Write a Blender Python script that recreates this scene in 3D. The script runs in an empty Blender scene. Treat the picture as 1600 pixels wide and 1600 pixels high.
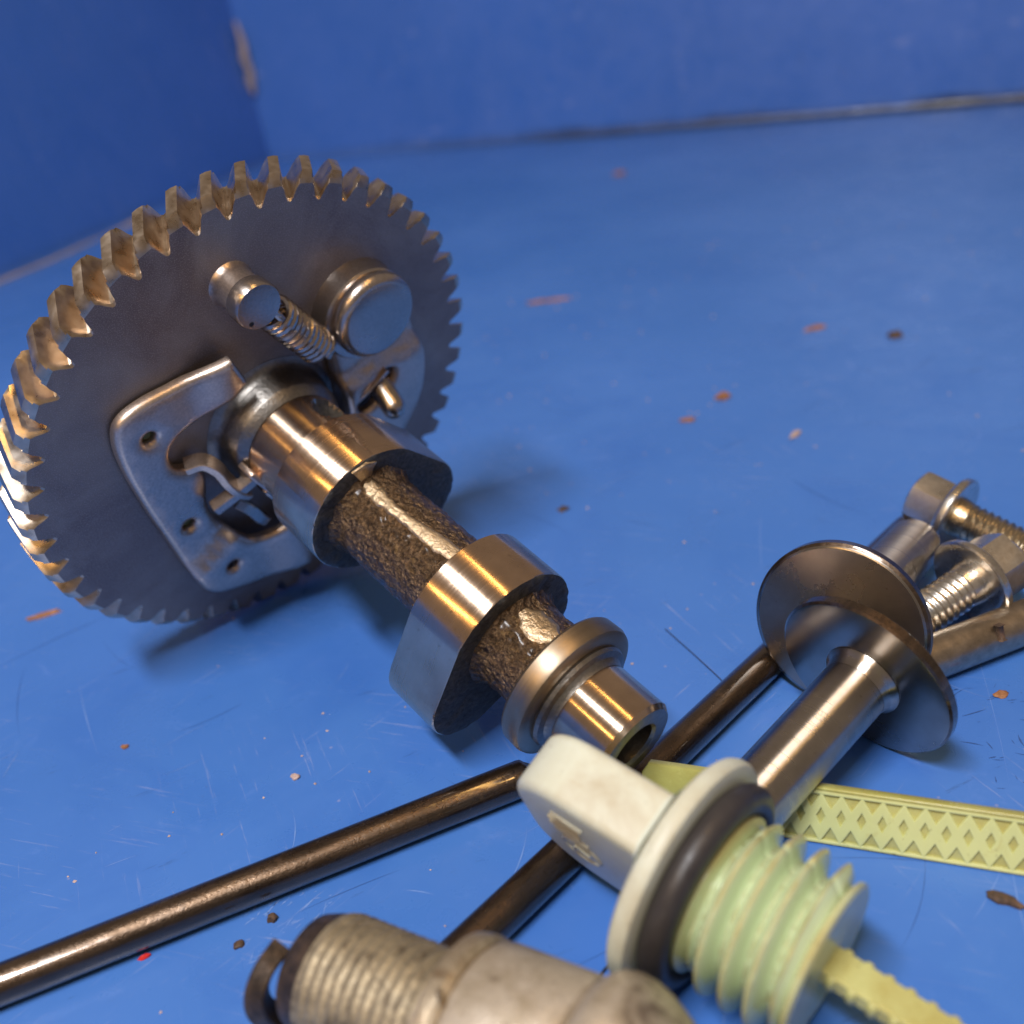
import bpy, bmesh, math, random
from mathutils import Vector, Matrix, noise
from mathutils.geometry import delaunay_2d_cdt
random.seed(7)
R = math.radians
V = Vector
scene = bpy.context.scene
col = scene.collection

# ------------------------------------------------------------------ camera
cd = bpy.data.cameras.new("camera")
cam = bpy.data.objects.new("camera", cd)
col.objects.link(cam)
right = V((0.98769, -0.07223, -0.13876))
upv = V((0.15643, 0.45606, 0.87609))
back = V((0.0, -0.88701, 0.46175))
cam.matrix_world = Matrix(((right.x, upv.x, back.x, 0), (right.y, upv.y, back.y, 0), (right.z, upv.z, back.z, 2.5037), (0, 0, 0, 1)))
cd.sensor_width = 36
cd.lens = 39.28
cd.clip_start = 0.05
cd.clip_end = 200
cd.dof.use_dof = True
cd.dof.focus_distance = 3.62
cd.dof.aperture_fstop = 0.70
scene.camera = cam

# ------------------------------------------------------------------ world and lamps
w = bpy.data.worlds.new("World")
scene.world = w
w.use_nodes = True
bg = w.node_tree.nodes["Background"]
bg.inputs[0].default_value = (0.46, 0.355, 0.27, 1)
bg.inputs[1].default_value = 0.44


def area(name, loc, target, sx, sy, power, color, along):
    l = bpy.data.lights.new(name, 'AREA')
    l.shape = 'RECTANGLE'
    l.size, l.size_y = sx, sy
    l.energy, l.color = power, color
    o = bpy.data.objects.new(name, l)
    col.objects.link(o)
    z = (V(loc) - V(target)).normalized()
    x = (V(along) - V(along).dot(z) * z).normalized()
    y = z.cross(x)
    o.matrix_world = Matrix(((x.x, y.x, z.x, loc[0]), (x.y, y.y, z.y, loc[1]), (x.z, y.z, z.z, loc[2]), (0, 0, 0, 1)))
    return o


TGT = (0, 4, 0)
ALONG = (-0.42, 0.90, 0)
area("fluorescent_tube_lamp", (-4.0, -4.6, 17), TGT, 8, 1.7, 3650, (0.97, 0.97, 1.0), ALONG)
area("warm_lamp", (4.2, 0.2, 16.5), TGT, 11, 0.55, 540, (1.0, 0.56, 0.16), ALONG)
area("warm_lamp", (-9.5, -7.0, 12.0), TGT, 11, 0.55, 540, (1.0, 0.56, 0.16), ALONG)

scene.view_settings.view_transform = 'Standard'
scene.view_settings.look = 'None'
scene.view_settings.gamma = 1
scene.view_settings.exposure = 0.0


# ------------------------------------------------------------------ material helpers
class NT:
    def __init__(s, name):
        s.m = bpy.data.materials.new(name)
        s.m.use_nodes = True
        s.t = s.m.node_tree
        s.n = s.t.nodes
        s.b = s.n["Principled BSDF"]
        s.co = s.n.new("ShaderNodeTexCoord").outputs["Object"]

    def link(s, a, b):
        s.t.links.new(a, b)

    def noise(s, scale, detail=4, rough=0.55, vec=None, dist=0.0):
        x = s.n.new("ShaderNodeTexNoise")
        x.inputs["Scale"].default_value = scale
        x.inputs["Detail"].default_value = detail
        x.inputs["Roughness"].default_value = rough
        x.inputs["Distortion"].default_value = dist
        s.link(vec if vec else s.co, x.inputs["Vector"])
        return x.outputs["Fac"]

    def mapping(s, scale=(1, 1, 1), rot=(0, 0, 0), loc=(0, 0, 0)):
        x = s.n.new("ShaderNodeMapping")
        x.inputs["Scale"].default_value = scale
        x.inputs["Rotation"].default_value = rot
        x.inputs["Location"].default_value = loc
        s.link(s.co, x.inputs["Vector"])
        if rot != (0, 0, 0):
            x.inputs["Scale"].default_value = (1, 1, 1)
            y = s.n.new("ShaderNodeMapping")
            y.inputs["Scale"].default_value = scale
            s.link(x.outputs[0], y.inputs["Vector"])
            return y.outputs[0]
        return x.outputs[0]

    def ramp(s, fac, stops):
        x = s.n.new("ShaderNodeValToRGB")
        e = x.color_ramp.elements
        while len(e) < len(stops):
            e.new(0.5)
        for i, (p, c) in enumerate(stops):
            e[i].position = p
            e[i].color = (*c, 1) if len(c) == 3 else c
        s.link(fac, x.inputs[0])
        return x.outputs[0]

    def ramp1(s, fac, a, b, lo=0.0, hi=1.0):
        x = s.n.new("ShaderNodeMapRange")
        x.inputs[1].default_value, x.inputs[2].default_value = a, b
        x.inputs[3].default_value, x.inputs[4].default_value = lo, hi
        s.link(fac, x.inputs[0])
        return x.outputs[0]

    def mix(s, fac, a, b, mode='MIX'):
        x = s.n.new("ShaderNodeMix")
        x.data_type = 'RGBA'
        x.blend_type = mode
        for sock, v in ((x.inputs[0], fac), (x.inputs[6], a), (x.inputs[7], b)):
            if isinstance(v, (int, float)):
                sock.default_value = v
            elif isinstance(v, tuple):
                sock.default_value = (*v, 1)
            else:
                s.link(v, sock)
        return x.outputs[2]

    def math(s, op, a, b=0.0):
        x = s.n.new("ShaderNodeMath")
        x.operation = op
        for sock, v in ((x.inputs[0], a), (x.inputs[1], b)):
            if isinstance(v, (int, float)):
                sock.default_value = v
            else:
                s.link(v, sock)
        return x.outputs[0]

    def set(s, **k):
        names = dict(color="Base Color", rough="Roughness", metal="Metallic", spec="Specular IOR Level", coat="Coat Weight",
                     coatr="Coat Roughness", aniso="Anisotropic", anrot="Anisotropic Rotation", sss="Subsurface Weight")
        for a, v in k.items():
            sock = s.b.inputs[names[a]]
            if isinstance(v, (int, float)):
                sock.default_value = v
            elif isinstance(v, tuple):
                sock.default_value = (*v, 1)
            else:
                s.link(v, sock)
        return s

    def bump(s, h, strength=0.3, dist=0.01):
        x = s.n.new("ShaderNodeBump")
        x.inputs["Strength"].default_value = strength
        x.inputs["Distance"].default_value = dist
        s.link(h, x.inputs["Height"])
        s.link(x.outputs[0], s.b.inputs["Normal"])
        return s


def ground_steel(name, base=(0.86, 0.65, 0.47), r0=0.18, r1=0.28, groove=160.0, aniso=0.95):
    """turned or ground steel: fine rings about the local Z axis, thin oil film, smudges; warm base tint holds tan reflections"""
    t = NT(name)
    ring = t.noise(groove, 2, 0.6, t.mapping((0.02, 0.02, 1)))
    sm = t.noise(6, 5, 0.6)
    sp = t.noise(60, 3, 0.6)
    c = t.mix(t.ramp1(sm, 0.35, 0.7), base, tuple(x * 0.72 for x in base))
    c = t.mix(t.ramp1(sp, 0.66, 0.74, 0, 0.35), c, (0.16, 0.10, 0.06))
    t.set(color=c, metal=1.0, rough=t.ramp1(t.math('ADD', t.math('MULTIPLY', ring, 0.6), t.math('MULTIPLY', sm, 0.4)), 0.3, 0.7, r0, r1), aniso=aniso, anrot=0.25)
    tan = t.n.new("ShaderNodeTangent")
    tan.direction_type = 'RADIAL'
    tan.axis = 'Z'
    t.link(tan.outputs[0], t.b.inputs["Tangent"])
    t.bump(t.math('ADD', t.math('MULTIPLY', ring, 0.5), t.math('MULTIPLY', sp, 0.3)), 0.10, 0.004)
    return t.m


def dark_steel(name, base=(0.20, 0.20, 0.215), r0=0.34, r1=0.5, metal=1.0, grain=90.0, bump=0.25):
    t = NT(name)
    g = t.noise(grain, 4, 0.65)
    sm = t.noise(3.2, 5, 0.6, dist=0.6)
    c = t.mix(t.ramp1(sm, 0.35, 0.7), tuple(x * 0.72 for x in base), base)
    c = t.mix(t.ramp1(g, 0.30, 0.75, 0.0, 0.5), c, tuple(min(1, x * 1.7) for x in base))
    t.set(color=c, metal=metal, rough=t.ramp1(sm, 0.3, 0.7, r0, r1))
    t.bump(g, bump, 0.006)
    return t.m


def cast_iron():
    t = NT("rough_cast_iron")
    v = t.n.new("ShaderNodeTexVoronoi")
    v.inputs["Scale"].default_value = 62
    t.link(t.co, v.inputs["Vector"])
    a = t.noise(48, 6, 0.7)
    b = t.noise(140, 3, 0.6)
    c = t.ramp(a, [(0.3, (0.030, 0.019, 0.011)), (0.52, (0.15, 0.095, 0.052)), (0.75, (0.38, 0.25, 0.135))])
    t.set(color=c, metal=0.85, rough=t.ramp1(b, 0.3, 0.7, 0.24, 0.46), coat=0.25, coatr=0.15)
    h = t.math('ADD', t.math('ADD', a, t.math('MULTIPLY', v.outputs["Distance"], 0.7)), t.math('MULTIPLY', b, 0.35))
    t.bump(h, 0.9, 0.014)
    return t.m


def cast_face():
    t = NT("dark_cast_face")
    a = t.noise(60, 6, 0.7)
    c = t.ramp(a, [(0.3, (0.030, 0.032, 0.032)), (0.7, (0.14, 0.135, 0.125))])
    t.set(color=c, metal=0.55, rough=0.55)
    t.bump(a, 0.6, 0.01)
    return t.m


def gear_steel():
    t = NT("sintered_gear_steel")
    g = t.noise(75, 5, 0.7)
    f = t.noise(240, 2, 0.6)
    sm = t.noise(2.4, 5, 0.6, dist=0.8)
    c = t.mix(t.ramp1(sm, 0.38, 0.66), (0.205, 0.165, 0.15), (0.33, 0.295, 0.265))
    c = t.mix(t.ramp1(f, 0.50, 0.70, 0, 0.6), c, (0.52, 0.46, 0.44))
    t.set(color=c, metal=0.55, rough=t.ramp1(sm, 0.3, 0.7, 0.40, 0.52))
    t.bump(t.math('ADD', g, t.math('MULTIPLY', f, 0.5)), 0.22, 0.005)
    return t.m


def gear_tooth():
    t = NT("oily_gear_tooth_steel")
    g = t.noise(22, 3, 0.5)
    c = t.ramp(g, [(0.3, (0.46, 0.36, 0.26)), (0.55, (0.58, 0.48, 0.38)), (0.8, (0.68, 0.60, 0.50))])
    t.set(color=c, metal=1.0, rough=t.ramp1(g, 0.3, 0.7, 0.24, 0.40), coat=0.4, coatr=0.08)
    t.bump(g, 0.1, 0.004)
    return t.m


def rod_steel():
    t = NT("oily_dark_rod_steel")
    st = t.noise(30, 5, 0.65, t.mapping((1, 1, 0.12)))
    sp = t.noise(75, 4, 0.7)
    c = t.ramp(st, [(0.3, (0.045, 0.031, 0.021)), (0.6, (0.12, 0.080, 0.052)), (0.85, (0.24, 0.165, 0.105))])
    c = t.mix(t.ramp1(sp, 0.68, 0.74, 0, 0.8), c, (0.03, 0.022, 0.016))
    c = t.mix(t.ramp1(t.noise(7, 6, 0.7, dist=0.8), 0.60, 0.70, 0, 0.6), c, (0.26, 0.17, 0.10))
    t.set(color=c, metal=0.9, rough=t.ramp1(sp, 0.3, 0.75, 0.24, 0.40), coat=1.0, coatr=t.ramp1(t.noise(9, 5, 0.65), 0.4, 0.65, 0.03, 0.22))
    t.bump(t.math('ADD', t.math('ADD', sp, t.math('MULTIPLY', st, 0.5)), t.math('MULTIPLY', t.noise(160, 3, 0.6), 0.6)), 0.26, 0.005)
    return t.m


def plastic(name, base, dark, rough=0.38, stain=None, sss=0.0, spec=0.5, bumps=0.08, grime=None):
    t = NT(name)
    a = t.noise(5, 6, 0.65, dist=0.4)
    b = t.noise(45, 4, 0.6)
    c = t.mix(t.ramp1(a, 0.45, 0.75, 0, 0.6), base, dark)
    if stain:
        c = t.mix(t.ramp1(t.noise(8, 5, 0.7, dist=1.2), 0.62, 0.74, 0, 0.7), c, stain)
    t.set(color=c, rough=t.ramp1(b, 0.3, 0.7, rough * 0.85, rough * 1.2), spec=spec, sss=sss)
    if sss:
        t.b.inputs["Subsurface Radius"].default_value = (0.05, 0.05, 0.03)
        t.b.inputs["Subsurface Scale"].default_value = 0.6
    if grime:
        geo = t.n.new("ShaderNodeNewGeometry")
        pt = geo.outputs["Pointiness"]
        c = t.mix(t.math('MULTIPLY', t.ramp1(pt, 0.515, 0.56, 0, 0.75), t.ramp1(a, 0.35, 0.6, 0.35, 1.0)), c, grime)
        c = t.mix(t.math('MULTIPLY', t.ramp1(pt, 0.485, 0.44, 0, 0.55), t.ramp1(b, 0.35, 0.6, 0.3, 1.0)), c, tuple(q * 0.55 for q in grime))
        c = t.mix(t.ramp1(t.noise(30, 5, 0.7), 0.64, 0.70, 0, 0.5), c, tuple(q * 0.4 for q in grime))
        t.set(color=c)
    t.bump(b, bumps, 0.004)
    return t.m


def blue_tray(name, wall=False):
    t = NT(name)
    big = t.noise(0.45, 4, 0.5)
    mid = t.noise(3.0, 6, 0.6, dist=0.5)
    c = t.mix(t.ramp1(big, 0.35, 0.7), (0.050, 0.168, 0.535), (0.074, 0.208, 0.615)) if not wall else t.mix(t.ramp1(big, 0.35, 0.7), (0.050, 0.152, 0.50), (0.062, 0.172, 0.55))
    # pale scuffs: long stretched noise in three directions
    for i, (rot, sc, lo) in enumerate(((0.42, 2.2, 0.59), (-0.75, 2.6, 0.60), (1.25, 1.9, 0.60))):
        s = t.noise(sc, 8, 0.72, t.mapping((1.2, 26, 1), (0, 0, rot), (i * 3.1, i * 1.7, 0)))
        gate = t.ramp1(t.noise(1.3, 3, 0.5, t.mapping(loc=(i * 5.0, 2.0, 0))), 0.48, 0.62)
        m = t.math('MULTIPLY', t.ramp1(s, lo, lo + 0.05, 0, 0.45), gate)
        c = t.mix(m, c, (0.30, 0.36, 0.62))
    # dark grime scuffs
    g = t.noise(1.6, 8, 0.75, t.mapping((1.5, 9, 1), (0, 0, -0.35), (7, 2, 0)))
    c = t.mix(t.ramp1(g, 0.62, 0.72, 0, 0.5), c, (0.022, 0.03, 0.06))
    # light specks of dust
    v = t.n.new("ShaderNodeTexVoronoi")
    v.inputs["Scale"].default_value = 7.0
    t.link(t.co, v.inputs["Vector"])
    c = t.mix(t.ramp1(v.outputs["Distance"], 0.03, 0.05, 0.3, 0.0), c, (0.45, 0.40, 0.50))
    c = t.mix(t.ramp1(t.noise(1.1, 6, 0.62, dist=1.0), 0.50, 0.68, 0, 0.35), c, (0.034, 0.135, 0.50))
    c = t.mix(t.ramp1(t.noise(5.0, 7, 0.7, dist=0.6), 0.60, 0.70, 0, 0.28), c, (0.13, 0.26, 0.68))
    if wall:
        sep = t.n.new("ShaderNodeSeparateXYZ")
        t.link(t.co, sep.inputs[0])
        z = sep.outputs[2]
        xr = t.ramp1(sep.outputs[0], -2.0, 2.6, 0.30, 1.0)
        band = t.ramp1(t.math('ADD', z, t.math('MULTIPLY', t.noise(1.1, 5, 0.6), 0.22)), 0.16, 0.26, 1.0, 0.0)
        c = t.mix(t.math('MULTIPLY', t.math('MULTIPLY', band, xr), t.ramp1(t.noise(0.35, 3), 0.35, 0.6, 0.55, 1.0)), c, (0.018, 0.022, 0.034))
    t.set(color=c, rough=t.ramp1(t.math('ADD', t.math('MULTIPLY', mid, 0.6), t.math('MULTIPLY', t.noise(9.0, 6, 0.65, dist=0.8), 0.4)), 0.38, 0.62, 0.22, 0.46), spec=0.5)
    t.bump(t.noise(14, 5, 0.6), 0.05, 0.01)
    return t.m


M = {}
M['floor'] = blue_tray("blue_tray_paint")
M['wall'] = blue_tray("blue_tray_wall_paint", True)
M['worn'] = dark_steel("worn_tray_edge", (0.42, 0.34, 0.30), 0.4, 0.6, 0.2, 30)
M['ground'] = ground_steel("ground_bearing_steel")  # warm default base also carries tan reflections of the surroundings
M['lobe'] = ground_steel("ground_lobe_steel", (0.84, 0.62, 0.45), 0.19, 0.30, 120.0, 0.93)
M['collar'] = ground_steel("turned_collar_steel", (0.42, 0.34, 0.25), 0.32, 0.50, 70.0, 0.3)
M['tappet'] = ground_steel("ground_tappet_steel", (0.40, 0.37, 0.34), 0.20, 0.30, 60.0, 0.3)
M['stem'] = ground_steel("ground_stem_steel", (0.58, 0.535, 0.48), 0.24, 0.36, 60.0, 0.97)
M['tappetface'] = ground_steel("worn_tappet_face_steel", (0.47, 0.42, 0.36), 0.20, 0.36, 40.0, 0.4)
M['dark'] = dark_steel("dark_tool_steel", (0.17, 0.17, 0.18), 0.26, 0.42)
M['hub'] = dark_steel("dark_hub_steel", (0.25, 0.235, 0.215), 0.28, 0.44, 1.0, 60, 0.3)
M['plate'] = dark_steel("bright_pressed_sheet_steel", (0.56, 0.46, 0.39), 0.26, 0.40, 0.9, 110, 0.12)
M['button'] = dark_steel("button_steel", (0.46, 0.40, 0.36), 0.20, 0.32, 0.95, 120, 0.1)
M['spring'] = dark_steel("spring_wire_steel", (0.44, 0.38, 0.33), 0.18, 0.30, 1.0, 60, 0.05)
M['zinc'] = dark_steel("zinc_plated_steel", (0.76, 0.71, 0.63), 0.22, 0.36, 1.0, 50, 0.15)
M['zincbrown'] = dark_steel("oily_zinc_thread_steel", (0.50, 0.42, 0.30), 0.22, 0.4, 1.0, 70, 0.3)
M['pinrod'] = dark_steel("worn_steel_pin", (0.44, 0.37, 0.29), 0.28, 0.44, 1.0, 26, 0.25)
M['iron'] = cast_iron()
M['castface'] = cast_face()
M['seam'] = dark_steel("ground_casting_seam", (0.62, 0.48, 0.32), 0.36, 0.55, 1.0, 55, 1.0)
M['gear'] = gear_steel()
M['tooth'] = gear_tooth()
M['rod'] = rod_steel()
M['cap'] = plastic("cream_plastic", (0.67, 0.72, 0.61), (0.60, 0.63, 0.50), 0.42, (0.50, 0.40, 0.22), 0.06, 0.5, 0.1, (0.40, 0.32, 0.19))
M['thread'] = plastic("pale_green_plastic", (0.56, 0.68, 0.45), (0.50, 0.61, 0.38), 0.20, (0.46, 0.41, 0.18), 0.10, 0.5, 0.06, (0.46, 0.36, 0.12))
M['strip'] = plastic("yellow_green_plastic", (0.50, 0.53, 0.17), (0.44, 0.46, 0.13), 0.24, None, 0.10, 0.5, 0.06, (0.34, 0.30, 0.08))
M['blade'] = plastic("pale_yellow_green_plastic", (0.56, 0.60, 0.27), (0.48, 0.52, 0.21), 0.26, None, 0.10, 0.5, 0.06, (0.40, 0.34, 0.10))
M['lattice'] = plastic("pale_lime_plastic", (0.62, 0.66, 0.30), (0.55, 0.58, 0.25), 0.20, (0.50, 0.47, 0.17), 0.10, 0.5, 0.06, (0.42, 0.36, 0.12))
M['rubber'] = plastic("black_rubber", (0.030, 0.026, 0.026), (0.05, 0.045, 0.045), 0.42, None, 0, 0.5, 0.25)
M['hole'] = plastic("hole_and_grease_black", (0.012, 0.012, 0.012), (0.02, 0.016, 0.012), 0.3)  # black for the painted shade of a plate hole, and for grease
M['brass'] = dark_steel("greenish_oil_residue", (0.16, 0.15, 0.05), 0.35, 0.5, 0.6, 40)


def plug_metal(name, a, b, c3, metal=0.6, rough=(0.36, 0.6), scale=9):
    t = NT(name)
    n1 = t.noise(scale, 7, 0.68, dist=0.6)
    n2 = t.noise(70, 4, 0.65)
    c = t.ramp(n1, [(0.32, c3), (0.47, a), (0.66, b)])
    c = t.mix(t.ramp1(n2, 0.5, 0.75, 0, 0.4), c, c3)
    t.set(color=c, metal=metal, rough=t.ramp1(n2, 0.3, 0.7, *rough))
    t.bump(t.math('ADD', n1, n2), 0.35, 0.008)
    return t.m


M['plugthread'] = plug_metal("tarnished_plug_thread", (0.29, 0.245, 0.165), (0.42, 0.35, 0.23), (0.10, 0.075, 0.05), 0.55, (0.4, 0.6), 20)
M['plugbody'] = plug_metal("stained_plug_body", (0.46, 0.39, 0.29), (0.64, 0.57, 0.47), (0.10, 0.065, 0.045), 0.5, (0.30, 0.52), 6.5)
M['plugring'] = plug_metal("gasket_ring_metal", (0.50, 0.42, 0.30), (0.62, 0.53, 0.40), (0.28, 0.2, 0.12), 0.7, (0.3, 0.45), 10)
M['soot'] = plug_metal("sooty_electrode", (0.060, 0.043, 0.032), (0.13, 0.085, 0.055), (0.02, 0.016, 0.014), 0.5, (0.3, 0.55), 14)
M['rust'] = plug_metal("rust_flake", (0.30, 0.13, 0.055), (0.45, 0.22, 0.10), (0.12, 0.05, 0.03), 0.0, (0.5, 0.8), 30)
M['dirt'] = plug_metal("dark_crumb", (0.075, 0.045, 0.028), (0.14, 0.08, 0.05), (0.03, 0.02, 0.015), 0.0, (0.5, 0.8), 30)
M['pale'] = plug_metal("pale_fleck", (0.48, 0.36, 0.33), (0.56, 0.45, 0.42), (0.3, 0.22, 0.2), 0.0, (0.4, 0.6), 30)
M['red'] = plastic("red_plastic", (0.60, 0.03, 0.025), (0.5, 0.02, 0.02), 0.3)
M['hair'] = plastic("dark_fibre", (0.020, 0.018, 0.020), (0.03, 0.025, 0.025), 0.6)


# ------------------------------------------------------------------ geometry helpers
def finish(name, verts, faces, mats, parent=None, angle=35, mi=None, jit=0.0):
    me = bpy.data.meshes.new(name)
    me.from_pydata([tuple(v) for v in verts], [], [tuple(f) for f in faces])
    bm = bmesh.new()
    bm.from_mesh(me)
    if mi:
        bm.faces.ensure_lookup_table()
        for f, i in zip(bm.faces, mi):
            f.material_index = i
    bmesh.ops.remove_doubles(bm, verts=bm.verts, dist=1e-5)
    bmesh.ops.recalc_face_normals(bm, faces=bm.faces)
    bm.to_mesh(me)
    bm.free()
    for p in me.polygons:
        p.use_smooth = True
    me.set_sharp_from_angle(angle=R(angle))
    for m in (mats if isinstance(mats, (list, tuple)) else [mats]):
        me.materials.append(M[m] if isinstance(m, str) else m)
    o = bpy.data.objects.new(name, me)
    col.objects.link(o)
    if parent:
        o.parent = parent
    return o


def frame(origin, z, up=(0, 0, 1)):
    z = V(z).normalized()
    y = (V(up) - V(up).dot(z) * z).normalized()
    x = y.cross(z)
    return Matrix(((x.x, y.x, z.x, origin[0]), (x.y, y.y, z.y, origin[1]), (x.z, y.z, z.z, origin[2]), (0, 0, 0, 1)))


def tag(o, label, cat, group=None):
    o["label"] = label
    o["category"] = cat
    if group:
        o["group"] = group
    return o


def thing(name, label, cat, mat, group=None):
    o = bpy.data.objects.new(name, None)
    o.empty_display_size = 0.1
    col.objects.link(o)
    o.matrix_world = mat
    return tag(o, label, cat, group)


def lathe(name, prof, mats, parent=None, seg=72, mi=None, off=(0, 0), angle=30, close0=True, close1=True, dfn=None):
    """prof: list of (z, r); mi: material index per profile segment; dfn(angle, z, r) -> r"""
    vs, fs, ms = [], [], []
    for (z, r) in prof:
        for i in range(seg):
            a = 2 * math.pi * i / seg
            rr = dfn(a, z, r) if dfn else r
            vs.append((off[0] + rr * math.cos(a), off[1] + rr * math.sin(a), z))
    for k in range(len(prof) - 1):
        for i in range(seg):
            j = (i + 1) % seg
            fs.append((k * seg + i, k * seg + j, (k + 1) * seg + j, (k + 1) * seg + i))
            ms.append(mi[k] if mi else 0)
    if close0 and prof[0][1] > 0:
        fs.append(tuple(range(seg))[::-1])
        ms.append(mi[0] if mi else 0)
    if close1 and prof[-1][1] > 0:
        b = (len(prof) - 1) * seg
        fs.append(tuple(b + i for i in range(seg)))
        ms.append(mi[-1] if mi else 0)
    return finish(name, vs, fs, mats, parent, angle, ms)


def cyl_prof(z0, z1, r, b=0.012, n=2):
    """cylinder profile with rounded ends"""
    p = []
    for i in range(n + 1):
        a = math.pi / 2 * i / n
        p.append((z0 + b - b * math.cos(a), r - b + b * math.sin(a)))
    for i in range(n + 1):
        a = math.pi / 2 * i / n
        p.append((z1 - b + b * math.sin(a), r - b + b * math.cos(a)))
    return p


def tube(name, pts, rad, mats, parent=None, seg=12, smooth=True, closed=False, flat=None):
    """sweep of a round (or flat=(w,h)) section along points"""
    pts = [V(p) for p in pts]
    n = len(pts)
    vs, fs = [], []
    prev = None
    for k in range(n):
        t = (pts[min(k + 1, n - 1)] - pts[max(k - 1, 0)]).normalized()
        if prev is None:
            ref = V((0, 0, 1)) if abs(t.z) < 0.9 else V((1, 0, 0))
            u = (ref - ref.dot(t) * t).normalized()
        else:
            u = (prev - prev.dot(t) * t).normalized()
        prev = u
        v = t.cross(u)
        r = rad[k] if isinstance(rad, (list, tuple)) else rad
        if flat:
            w, h = flat
            b = min(w, h) * 0.22
            sec = [(w, h - b), (w - b, h), (-w + b, h), (-w, h - b), (-w, -h + b), (-w + b, -h), (w - b, -h), (w, -h + b)]
            for (a, c) in sec:
                vs.append(pts[k] + v * a + u * c)
        else:
            for i in range(seg):
                a = 2 * math.pi * i / seg
                vs.append(pts[k] + (u * math.cos(a) + v * math.sin(a)) * r)
    s = 8 if flat else seg
    for k in range(n - 1):
        for i in range(s):
            j = (i + 1) % s
            fs.append((k * s + i, k * s + j, (k + 1) * s + j, (k + 1) * s + i))
    fs.append(tuple(range(s))[::-1])
    fs.append(tuple((n - 1) * s + i for i in range(s)))
    return finish(name, vs, fs, mats, parent, 40)


def smooth_path(pts, n=6):
    """Catmull-Rom"""
    P = [V(p) for p in pts]
    P = [2 * P[0] - P[1]] + P + [2 * P[-1] - P[-2]]
    out = []
    for i in range(1, len(P) - 2):
        for k in range(n):
            t = k / n
            a, b, c, d = P[i - 1], P[i], P[i + 1], P[i + 2]
            out.append(0.5 * ((2 * b) + (c - a) * t + (2 * a - 5 * b + 4 * c - d) * t * t + (3 * b - a - 3 * c + d) * t ** 3))
    out.append(P[-2])
    return out


def chaikin(pts, it=2, closed=True):
    P = [V((p[0], p[1])) for p in pts]
    for _ in range(it):
        Q = []
        for i in range(len(P)):
            a, b = P[i], P[(i + 1) % len(P)]
            Q += [a * 0.75 + b * 0.25, a * 0.25 + b * 0.75]
        P = Q
    return P


def area2(P):
    return sum(P[i].x * P[(i + 1) % len(P)].y - P[(i + 1) % len(P)].x * P[i].y for i in range(len(P)))


def inset(P, d):
    """move a loop to its left (inside for ccw) by d"""
    n = len(P)
    out = []
    for i in range(n):
        a, b, c = P[i - 1], P[i], P[(i + 1) % n]
        e1, e2 = (b - a), (c - b)
        if e1.length < 1e-9 or e2.length < 1e-9:
            out.append(b.copy())
            continue
        n1 = V((-e1.y, e1.x)).normalized()
        n2 = V((-e2.y, e2.x)).normalized()
        m = (n1 + n2)
        m = m.normalized() if m.length > 1e-6 else n1
        out.append(b + m * d / max(0.5, m.dot(n1)))
    return out


def inside(p, P):
    c = False
    j = len(P) - 1
    for i in range(len(P)):
        if (P[i].y > p.y) != (P[j].y > p.y) and p.x < (P[j].x - P[i].x) * (p.y - P[i].y) / (P[j].y - P[i].y) + P[i].x:
            c = not c
        j = i
    return c


def plate(name, outer, holes, z0, z1, bev, mats, parent=None, zf=None, grid=0.0, angle=40, back=True):
    """flat sheet with holes, rounded rims; zf(x, y) lifts the sheet locally"""
    zf = zf or (lambda x, y: 0.0)
    O = [V((p[0], p[1])) for p in outer]
    if area2(O) < 0:
        O.reverse()
    H = []
    for h in holes:
        h = [V((p[0], p[1])) for p in h]
        if area2(h) > 0:
            h.reverse()
        H.append(h)
    vs, fs = [], []

    def add(P, z):
        b = len(vs)
        for p in P:
            vs.append((p.x, p.y, z + zf(p.x, p.y)))
        return b
    tops, bots = [], []
    for L in [O] + H:
        n = len(L)
        steps = [(L, z0), (L, z1 - bev), (inset(L, bev * 0.3), z1 - bev * 0.3), (inset(L, bev), z1)]
        bases = [add(P, z) for P, z in steps]
        for k in range(3):
            for i in range(n):
                j = (i + 1) % n
                fs.append((bases[k] + i, bases[k] + j, bases[k + 1] + j, bases[k + 1] + i))
        tops.append((steps[3][0], bases[3]))
        bots.append((L, bases[0]))
    for loops, z in ((tops, z1), (bots, z0)) if back else ((tops, z1),):
        P2, E, idx = [], [], []
        for L, b in loops:
            s = len(P2)
            P2 += [V((p.x, p.y)) for p in L]
            E += [(s + i, s + (i + 1) % len(L)) for i in range(len(L))]
            idx += [b + i for i in range(len(L))]
        if grid:
            xs = [p.x for p in P2]
            ys = [p.y for p in P2]
            y = min(ys) + grid * 0.5
            while y < max(ys):
                x = min(xs) + grid * 0.5
                while x < max(xs):
                    q = V((x, y))
                    if inside(q, loops[0][0]) and not any(inside(q, l[0]) for l in loops[1:]) and min((q - p).length for p in P2) > grid * 0.5:
                        P2.append(q)
                        idx.append(add([q], z))
                    x += grid
                y += grid
        ov, oe, of, ovo, _, _ = delaunay_2d_cdt(P2, E, [], 0, 1e-7)
        mapv = []
        for i, orig in enumerate(ovo):
            mapv.append(idx[orig[0]] if orig else add([ov[i]], z))
        for f in of:
            c = sum((ov[i] for i in f), V((0, 0))) / len(f)
            if inside(c, loops[0][0]) and not any(inside(c, l[0]) for l in loops[1:]):
                fs.append(tuple(mapv[i] for i in f))
    return finish(name, vs, fs, mats, parent, angle)


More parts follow.
